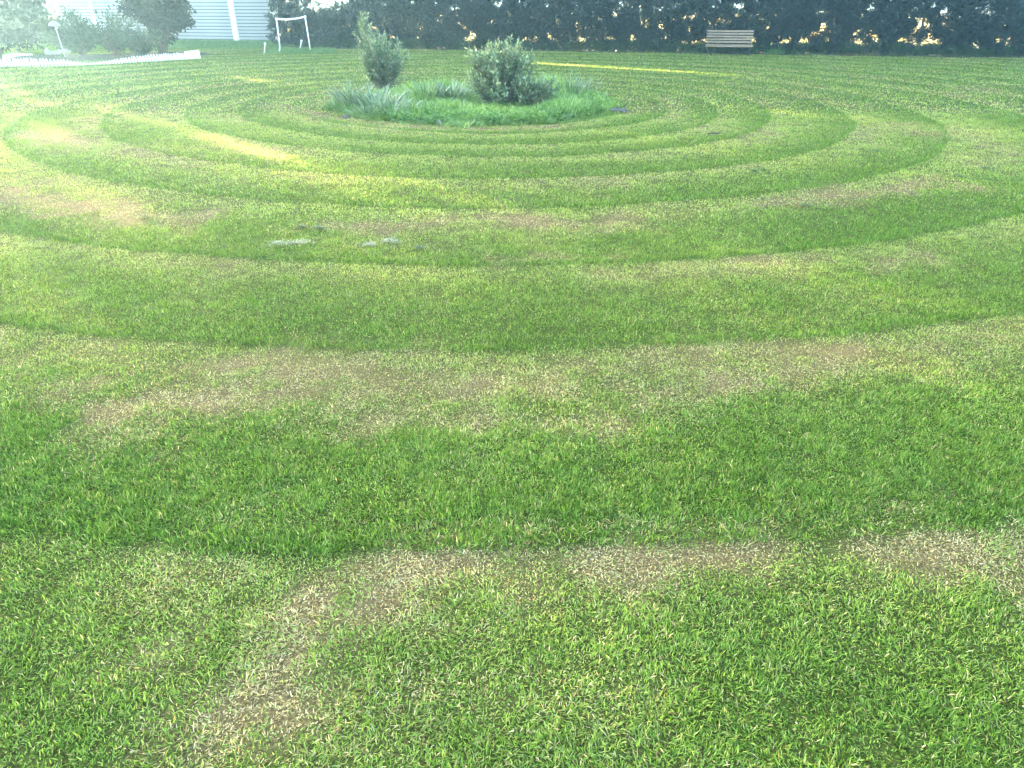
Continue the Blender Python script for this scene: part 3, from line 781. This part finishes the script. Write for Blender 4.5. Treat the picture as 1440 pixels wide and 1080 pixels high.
# rounded conifer in front of the shed
tb = ground_at(230, 77); t_ = empty('garden_tree', (tb[0], tb[1], 0), 0, 'dark rounded tree rising from a forked base in front of the white shed', 'tree')
tr = MB()
for k, (dx, dz) in enumerate(((-0.55, 1.5), (-0.2, 1.9), (0.2, 1.8), (0.6, 1.3))):
    tr.tube([(dx * 0.05, 0, -0.05), (dx * 0.25, r5.normal(0, .03), 0.3), (dx * 0.7, r5.normal(0, .1), dz * 0.6), (dx * 1.1, r5.normal(0, .2), dz + 0.9)], [0.11, 0.075, 0.05, 0.015], 7)
tr.build('trunk', M_BARK, t_, True)
leaf_cloud('crown', [(0.1, 0, 1.75), (-0.25, 0, 2.5), (0.55, 0, 1.15), (0.1, 0, 0.75), (-0.1, 0, 3.1)], [(1.1, 1.0, 0.95), (0.95, 0.95, 1.0), (0.72, 0.7, 0.45), (0.45, 0.45, 0.5), (0.8, 0.8, 0.8)], 40000, (0.07, 0.14), (0.04, 0.065), M_TREE, t_, 21, 0.5, 0.5, 0.12, 0.15)

# big dark tree at the left edge
tb = plane_pt(22, 80, 28.5); t_ = empty('garden_tree', (tb[0] - 0.6, 28.5, 0), 0, 'large dark bushy tree filling the left edge behind the picket edging', 'tree')
MB().tube([(0, 0, -0.05), (0.1, 0, 1.0), (-0.05, 0.1, 2.4), (0.1, 0, 4.0)], [0.17, 0.14, 0.1, 0.03], 8).build('trunk', M_BARK, t_, True)
leaf_cloud('crown', [(0, 0, 1.3), (0.6, 0, 2.4), (-1.2, 0.3, 1.7), (1.2, 0.1, 0.95), (0.1, 0, 3.4), (-0.9, 0, 0.7)], [(1.7, 1.3, 1.2), (1.6, 1.3, 1.2), (1.6, 1.3, 1.4), (0.9, 0.8, 0.85), (1.4, 1.2, 1.2), (1.2, 0.9, 0.7)], 40000, (0.10, 0.19), (0.05, 0.085), M_TREE, t_, 22, 0.3, 0.5, 0.15, 0.05)

# loose low shrubs between them
for k, (px, py, Y, wdt, hgt, lab, sd_) in enumerate([
        (118, 82, 27.6, 1.25, 1.35, 'loose low shrub left of the middle of the picket edging', 31),
        (165, 81, 27.4, 1.1, 1.45, 'wispy shrub in front of the shed left of the rounded tree', 32),
        (200, 80, 27.0, 0.95, 0.85, 'low spreading shrub at the foot of the rounded tree', 33),
        (95, 80, 29.3, 1.1, 1.5, 'taller dim shrub beside the pale capped post', 34)]):
    tb = plane_pt(px, py, Y); t_ = empty('garden_shrub', (tb[0], Y, 0), 0, lab, 'shrub')
    r = np.random.default_rng(sd_); st = MB(); Pn = []; Dn = []
    for q in range(60):
        az = r.uniform(0, 6.28); sp = r.random() ** 0.7 * wdt; hh = hgt * r.uniform(0.45, 1.15) * (1 - 0.25 * sp / wdt)
        e = np.array([math.cos(az) * sp, math.sin(az) * sp * 0.7, hh]); mid = np.array([e[0] * 0.35, e[1] * 0.35, hh * 0.55])
        st.tube([(0, 0, 0), tuple(mid), tuple(e)], [0.012, 0.008, 0.003], 4, False)
        for j in range(52):
            tt = r.uniform(0.2, 1.0); pp = (1 - tt) ** 2 * np.zeros(3) + 2 * tt * (1 - tt) * mid + tt * tt * e
            Pn.append(pp + r.normal(0, 0.035, 3)); Dn.append(e - mid + r.normal(0, 0.45, 3))
    st.build('stems', M_TWIG, t_)
    V, F = leaf_quads(np.array(Pn), np.array(Dn), r.uniform(0.07, 0.14, len(Pn)), r.uniform(0.03, 0.055, len(Pn)), sd_)
    add_mesh('foliage', V, F, M_DARKSHRUB, t_, attrs={'rnd': np.repeat(r.random(len(Pn)), 4)})

# pale capped post
pb = plane_pt(90, 74, 26.9); cp = empty('capped_post', (pb[0], 26.9, 0), 0, 'thin pale post with a pale rounded cap standing in the left garden bed', 'post')
MB().tube([(0, 0, 0), (-0.06, 0, 0.95)], 0.018, 8).build('post', M_BOARD, cp, True)
cap = MB(); base = []
for k, (rr, z) in enumerate(((0.02, 0.93), (0.18, 0.95), (0.19, 0.98), (0.13, 1.06), (0.03, 1.11))):
    for j in range(14): cap.V.append((-0.08 + rr * math.cos(j * 2 * math.pi / 14), rr * math.sin(j * 2 * math.pi / 14), z))
for k in range(4):
    for j in range(14): cap.F.append((k * 14 + j, k * 14 + (j + 1) % 14, (k + 1) * 14 + (j + 1) % 14, (k + 1) * 14 + j))
cap.F.append(tuple(range(56, 70))); cap.build('cap', M_ROOF, cp, True)
MB().tube([(-0.10, 0.0, 0.86), (0.02, 0, 0.90)], 0.012, 6).build('bracket', M_WHITE, cp)

def rock(name, loc, size, m, label, cat, seed, group=None):
    r = np.random.default_rng(seed); V = []; F = []
    nu, nv = 9, 6
    for i in range(nv + 1):
        for j in range(nu):
            a = math.pi * i / nv; b = 2 * math.pi * j / nu
            d = np.array([math.sin(a) * math.cos(b), math.sin(a) * math.sin(b), math.cos(a)])
            V.append(d * np.array(size) * (1 + (0.18 * r.normal() if 0 < i < nv else 0)))
    for i in range(nv):
        for j in range(nu): F.append((i * nu + j, i * nu + (j + 1) % nu, (i + 1) * nu + (j + 1) % nu, (i + 1) * nu + j))
    o = add_mesh(name, V, F, m); o.location = (loc[0], loc[1], size[2] * 0.45); o.rotation_euler = (0, 0, r.uniform(0, 6)); return tag(o, label, cat, group)
for k, (px, py, sz, lab) in enumerate([(78, 76.5, 0.16, 'left pale garden stone at the foot of the capped post'), (92, 74.5, 0.2, 'right pale garden stone at the foot of the capped post'),
                                       (68, 77, 0.12, 'small pale upright garden stone left of the capped post')]):
    p = ground_at(px, py); rock('garden_stone', (p[0], p[1]), (sz, sz * 0.7, sz * (0.5 if k < 2 else 1.3)), M_PALESTONE, lab, 'stone', 60 + k)

# rough verge along the shed, tuft by the bench
verge = proto_collection('verge', [blade_proto('weed_tuft', 500 + k, 60, 0.3, (0.10, 0.30), (0.006, 0.013), M_BED, (0.05, 0.7), (0.1, 0.9), 3) for k in range(5)])
vx = []
for k in range(1500):
    s = random.uniform(-0.1, 1.08); q = S_L + (S_R - S_L) * s; w = random.random() ** 1.5 * 3.2 + 0.15
    vx.append((q[0] + sd[1] * w, q[1] - sd[0] * w, 0, max(0.25, 1.1 - 0.27 * w)))
for k in range(60):
    p = ground_at(random.gauss(1092, 9), random.uniform(74.5, 76.5)); vx.append((p[0], p[1], 0, random.uniform(0.6, 1.1)))
for k in range(120):
    p = ground_at(random.uniform(375, 470), random.uniform(70, 76)); vx.append((p[0], p[1], 0, random.uniform(0.3, 0.8)))
vx = np.array(vx); n = len(vx)
scatter('verge_grass', vx[:, :3], verge, 5, np.stack([np.zeros(n), np.zeros(n), rng.uniform(0, 6.28, n)], 1), np.repeat(vx[:, 3:4], 3, 1), {})
tag(bpy.data.objects['verge_grass'], 'rough uncut grass along the foot of the shed and hedge', 'grass')

# ------------------------------------------------------------------ the planted island
def upright_shrub(loc, label, seed, stems, leaf_n, L, W, mat, env, name='shrub'):
    """many upright leafy shoots; env(az, q) -> tip offset (x, y, z)"""
    t_ = empty(name, (loc[0], loc[1], 0), 0, label, 'shrub'); r = np.random.default_rng(seed); st = MB(); P = []; D = []; R = []
    for q in range(stems):
        e = env(r, q); mid = np.array([e[0] * 0.45 + r.normal(0, .03), e[1] * 0.45 + r.normal(0, .03), e[2] * 0.5])
        st.tube([(r.normal(0, .03), r.normal(0, .03), -0.02), tuple(mid), tuple(e)], [0.014, 0.009, 0.003], 5, False)
        m = int(leaf_n * (0.6 + 0.5 * e[2]))
        tt = r.uniform(0.12, 1.0, m) ** 0.8; a = (2 * tt * (1 - tt))[:, None] * mid + (tt * tt)[:, None] * e
        tan = e - mid * 0.6; tan = tan / np.linalg.norm(tan)
        out = rnd_dirs(m, r, 0.2)
        sp = 0.045 * (1.25 - tt * 0.8)[:, None]
        P.append(a + out * sp * r.random((m, 1))); D.append(tan * 0.75 + out * 0.8)
        R.append(np.clip(0.08 + 0.42 * r.random(m) + 0.62 * smooth(0.6, 1.0, tt) * r.uniform(0.4, 1.0), 0, 1))
    st.build('stems', M_TWIG, t_)
    P = np.concatenate(P); D = np.concatenate(D); R = np.concatenate(R)
    V, F = leaf_quads(P, D, r.uniform(*L, len(P)), r.uniform(*W, len(P)), seed)
    add_mesh('foliage', V, F, mat, t_, attrs={'rnd': np.repeat(R, 4)})
    return t_

def env_left(r, q):
    if q < 10: return np.array([-0.32 + r.normal(0, .05), r.normal(0, .06), r.uniform(1.15, 1.52)])
    az = r.uniform(0, 6.28); s = r.random() ** 0.55; z = r.uniform(0.22, 1.10) * (1 - 0.16 * math.cos(az))
    k = 1 + 0.22 * math.sin(3 * az + 1) + (0.25 if q % 9 == 0 else 0)
    return np.array([math.cos(az) * s * k * 0.62 * (0.55 + 0.55 * z) + 0.03, math.sin(az) * s * 0.48 * (0.5 + 0.6 * z), z * (1.06 if q % 7 == 0 else 1)])
def env_right(r, q):
    if q < 9: return np.array([-0.52 + r.normal(0, .05), r.normal(0, .1), r.uniform(0.70, 0.95)])
    az = r.uniform(0, 6.28); s = r.random() ** 0.5; z = r.uniform(0.16, 1.05) * (1.08 if q % 6 == 0 else 1)
    w = (0.66 if q % 8 else 0.76) * (1 + 0.12 * math.sin(3 * az)) * math.sqrt(max(0.05, 1 - ((z - 0.5) / 0.68) ** 2))
    return np.array([math.cos(az) * s * w + 0.02, math.sin(az) * s * w, z])
def env_small(r, q):
    az = r.uniform(0, 6.28); s = r.random() ** 0.5; z = r.uniform(0.15, 0.56)
    return np.array([math.cos(az) * s * 0.42, math.sin(az) * s * 0.36, z])
pL = ground_at(540, 129); upright_shrub(pL, 'left flaring shrub with a tall pale spire on the lawn island', 41, 150, 62, (0.045, 0.095), (0.014, 0.030), M_SHRUB, env_left)
pR = ground_at(708, 152); upright_shrub(pR, 'right rounded grey-green shrub on the lawn island', 42, 230, 62, (0.045, 0.09), (0.015, 0.032), M_SHRUB, env_right)
pS = ground_at(752, 156); upright_shrub(pS, 'small dark shrub tucked against the right side of the rounded shrub', 43, 90, 60, (0.04, 0.08), (0.013, 0.028), M_SHRUB, env_small)

def strap_plant(px, py, n, L, W, label, seed, spread=0.12, lean=(0.05, 0.7)):
    p = ground_at(px, py); t_ = empty('strap_leaf_plant', (p[0], p[1], 0), 0, label, 'plant'); r = np.random.default_rng(seed)
    B = np.zeros((n, 3)); B[:, :2] = r.normal(0, spread, (n, 2))
    az = np.arctan2(B[:, 1], B[:, 0]) + r.normal(0, 0.6, n)
    V, F, h, m = ribbons(B, az, r.uniform(*lean, n), r.uniform(*L, n), r.uniform(*W, n), r.uniform(0.3, 1.5, n), 5, r.normal(0, 0.3, n))
    add_mesh('leaves', V, F, M_STRAP, t_, attrs={'rnd': np.repeat(r.random(n), m)}); return t_
strap_plant(500, 153, 140, (0.36, 0.60), (0.02, 0.036), 'arching strap-leaved plant at the left end of the island', 71, 0.15)
strap_plant(530, 157, 140, (0.34, 0.55), (0.02, 0.036), 'arching strap-leaved plant below the left shrub', 72, 0.16)
strap_plant(552, 165, 110, (0.28, 0.46), (0.018, 0.032), 'low strap-leaved plant at the front left rim of the island', 73, 0.15)
strap_plant(522, 164, 60, (0.18, 0.36), (0.014, 0.026), 'sparse strap-leaved plant at the left front rim of the island', 74, 0.14)
strap_plant(604, 146, 130, (0.34, 0.52), (0.02, 0.036), 'dark strap-leaved tussock between the two shrubs, left half', 75, 0.14)
strap_plant(632, 145, 130, (0.34, 0.52), (0.02, 0.036), 'dark strap-leaved tussock between the two shrubs, right half', 76, 0.14)
strap_plant(805, 138, 220, (0.3, 0.6), (0.008, 0.018), 'pale feathery grass clump at the back right of the island', 77, 0.22, (0.0, 0.5))

bedp = proto_collection('bed_tufts', [blade_proto('bed_tuft', 600 + k, 70, 0.26, (0.10, 0.28), (0.007, 0.015), M_BED, (0.05, 0.8), (0.2, 1.2), 3) for k in range(6)])
bx, by = jitter_grid(-3.4, 2.1, 11.0, 16.7, 0.085, rng); k = bed_mask(bx, by) < 0.98; bx, by = bx[k], by[k]
hh = (0.16 + 0.65 * N1.fbm(bx * 1.4 + 9, by * 1.4, 3)) * (0.55 + 0.55 * smooth(1.0, 0.6, bed_mask(bx, by))) * (0.85 + 0.35 * smooth(13, 15, by))
hh = hh * (1 + 1.1 * smooth(0.1, 0.7, bx) * smooth(0.42, 0.62, N2.fbm(bx * 2.5, by * 2.5, 2)) + 0.9 * smooth(0.52, 0.66, N3.fbm(bx * 1.9 + 5, by * 1.9, 2)))
n = len(bx)
scatter('island_grass', np.stack([bx, by, ground_z(bx, by)], 1), bedp, 6, np.stack([rng.normal(0, .1, n), rng.normal(0, .1, n), rng.uniform(0, 6.28, n)], 1), np.stack([np.ones(n), np.ones(n), hh], 1) * rng.uniform(0.7, 1.3, (n, 1)), {'tone': np.clip(2.4 * (N4.fbm(bx * 1.1 + 4, by * 1.1, 3) - 0.42) + 0.2 * bx + 0.4 + rng.normal(0, 0.2, n), 0, 1)})
tag(bpy.data.objects['island_grass'], 'long uncut grass covering the planted island', 'grass')
weedp = proto_collection('bed_weeds', [spray_proto('weed', 640 + k, 40, 0.14, (0.03, 0.06), (0.015, 0.03), M_BED, 0.9) for k in range(5)])
wx = []
for k in range(520):
    a = random.uniform(-2.3, 0.25); s = random.uniform(0.72, 0.98); wx.append((-0.68 + math.cos(a) * 2.42 * s, 13.85 + math.sin(a) * 2.62 * s))
wx = np.array(wx); n = len(wx)
scatter('island_weeds', np.stack([wx[:, 0], wx[:, 1], np.full(n, 0.03)], 1), weedp, 5, hedge_rot(np.zeros((n, 3)), r5), np.repeat(rng.uniform(0.5, 1.3, n)[:, None], 3, 1), {'tone': 0.55 * rng.random(n) ** 1.5})
tag(bpy.data.objects['island_weeds'], 'broad-leaved weeds along the front rim of the island', 'weeds')

# dead branch, stones, droppings of cut grass
p = ground_at(568, 165); br_ = empty('dead_branch', (p[0], p[1], 0.03), 0.2, 'pale curled dead branch lying at the front of the island', 'branch')
MB().tube([(-0.15, 0.05, 0.10), (-0.05, 0, 0.06), (0.08, -0.05, 0.02), (0.2, -0.06, 0.03)], [0.012, 0.016, 0.017, 0.01], 6).build('stick', M_DEADWOOD, br_, True)
MB().tube([(0.02, -0.02, 0.04), (0.12, 0.06, 0.10), (0.24, 0.05, 0.11), (0.30, -0.02, 0.06)], [0.012, 0.012, 0.010, 0.006], 6).build('twig', M_DEADWOOD, br_, True)
MB().tube([(-0.12, 0.10, 0.08), (0.02, 0.12, 0.13), (0.12, 0.1, 0.12)], [0.008, 0.011, 0.006], 6).build('twig', M_DEADWOOD, br_, True)
for k, (px, py, sz, lab) in enumerate([(618, 175, 0.055, 'dark stone at the front edge of the island below the grass'), (606, 164, 0.06, 'dark stone half hidden in the front grass of the island'),
                                       (487, 166, 0.05, 'dark stone at the left front edge of the island'), (877, 158, 0.06, 'dark stone just right of the island'), (865, 157, 0.06, 'grey stone between the island and the dark stone')]):
    p = ground_at(px, py); rock('stone', p, (sz * 1.3, sz, sz * 0.8), M_STONE, lab, 'stone', 80 + k)

def clump(px, py, w, h, mat, label, seed, nb=100, group=None):
    p = ground_at(px, py); r = np.random.default_rng(seed); w = w * (0.8 if mat is M_CLIP else 0.55); h = h * 0.4
    B = np.zeros((nb, 3)); B[:, 0] = r.normal(0, w * 0.36, nb); B[:, 1] = r.normal(0, w * 0.22, nb)
    B[:, 2] = 0.012 + r.random(nb) * h * np.exp(-(B[:, 0] / (w * 0.5)) ** 2)
    V, F, hh, m = ribbons(B, r.uniform(0, 6.28, nb), r.uniform(1.15, 1.6, nb), r.uniform(0.02, 0.05, nb), r.uniform(0.004, 0.009, nb), r.uniform(-0.3, 0.6, nb), 3, r.normal(0, 0.5, nb))
    o = add_mesh('grass_clump', V, F, mat, attrs={'rnd': np.repeat(r.random(nb), m)}); o.location = (p[0], p[1], float(ground_z(p[0:1], p[1:2])[0]))
    return tag(o, label, 'clippings', group)
CL = [(395, 346, .17, .05, 0, 'pale dead grass clump, left end of the pale row on the lawn'), (422, 345, .15, .045, 0, 'pale dead grass clump, right end of the pale row on the lawn'),
      (520, 347, .13, .04, 0, 'small pale flat grass clump right of the pale row'), (547, 342, .13, .06, 0, 'small pale grass clump with dark sides, rightmost of the pale ones'),
      (425, 322, .10, .03, 1, 'dark damp clippings just above the pale row, left piece'), (450, 323, .12, .02, 1, 'dark damp clippings just above the pale row, right piece'),
      (204, 307, .09, .03, 1, 'dark damp clippings in the worn patch at left'),
      
      (1103, 148, .12, .05, 1, 'dark clippings right of the island near an inner ring'),
      (1070, 152, .10, .03, 1, 'faint dark clippings left of those near the inner ring'), (1137, 134, .12, .04, 1, 'dark clippings at the far right of the island'),
      (1229, 213, .14, .03, 1, 'dark clippings on the right between two rings'), (1350, 250, .12, .03, 1, 'dark clippings left of the right edge, lower'),
      (1385, 238, .16, .04, 1, 'larger dark clippings by the right edge'), (1132, 291, .08, .03, 1, 'dark speck of clippings on the right mid lawn'),
      (1060, 242, .09, .03, 1, 'dark speck of clippings, left of a pair'), (1075, 241, .10, .03, 1, 'dark speck of clippings, right of a pair'),
      (420, 103, .2, .06, 1, 'dark clippings left of the island towards the goal'), (506, 99, .2, .05, 1, 'dark clippings beside the left shrub spire'),
      (200, 101, .22, .04, 1, 'dark clippings in front of the picket edging'), (186, 138, .16, .04, 1, 'dark clippings on the back left rings'),
      (1320, 165, .12, .04, 1, 'dark clippings at the outer right ring'), (1420, 178, .12, .04, 1, 'dark clippings close to the right edge, upper'),
      (1190, 103, .25, .04, 1, 'dark clippings on the far lawn below the hedge, left'), (1205, 104, .22, .04, 1, 'dark clippings on the far lawn below the hedge, middle'),
      (1402, 112, .25, .04, 1, 'dark clippings on the far lawn below the hedge, right'), (590, 352, .07, .02, 1, 'dark speck of clippings at centre left')]
for k, (px, py, w, h, mm, lab) in enumerate(CL): clump(px, py, w, h, (M_CLIP, M_CLIPD)[mm], lab, 900 + k)
p = ground_at(1004, 192)
o = MB().tube([(-0.09, -0.01, 0.035), (-0.02, 0.01, 0.045), (0.04, 0.0, 0.04), (0.10, 0.02, 0.05)], [0.008, 0.012, 0.011, 0.006], 6).build('stick', M_BARK, None, True)
o.location = (p[0], p[1], 0); tag(o, 'thin dark stick lying on the lawn right of the island', 'stick')

# ------------------------------------------------------------------ lens glare, built as added haze
hm, hn, hl, hout = mat_new('lens_veil_air')
pv = hn.new('ShaderNodeVolumePrincipled')
pv.inputs['Color'].default_value = (0.40, 0.73, 1.0, 1); pv.inputs['Density'].default_value = 0.0038; pv.inputs['Anisotropy'].default_value = 0.75
hl.new(pv.outputs[0], hout.inputs['Volume'])
hz = MB().box((0, 0, 4.0), (2600, 2600, 10.4)).build('veil_haze', hm)
tag(hz, kind='stuff')
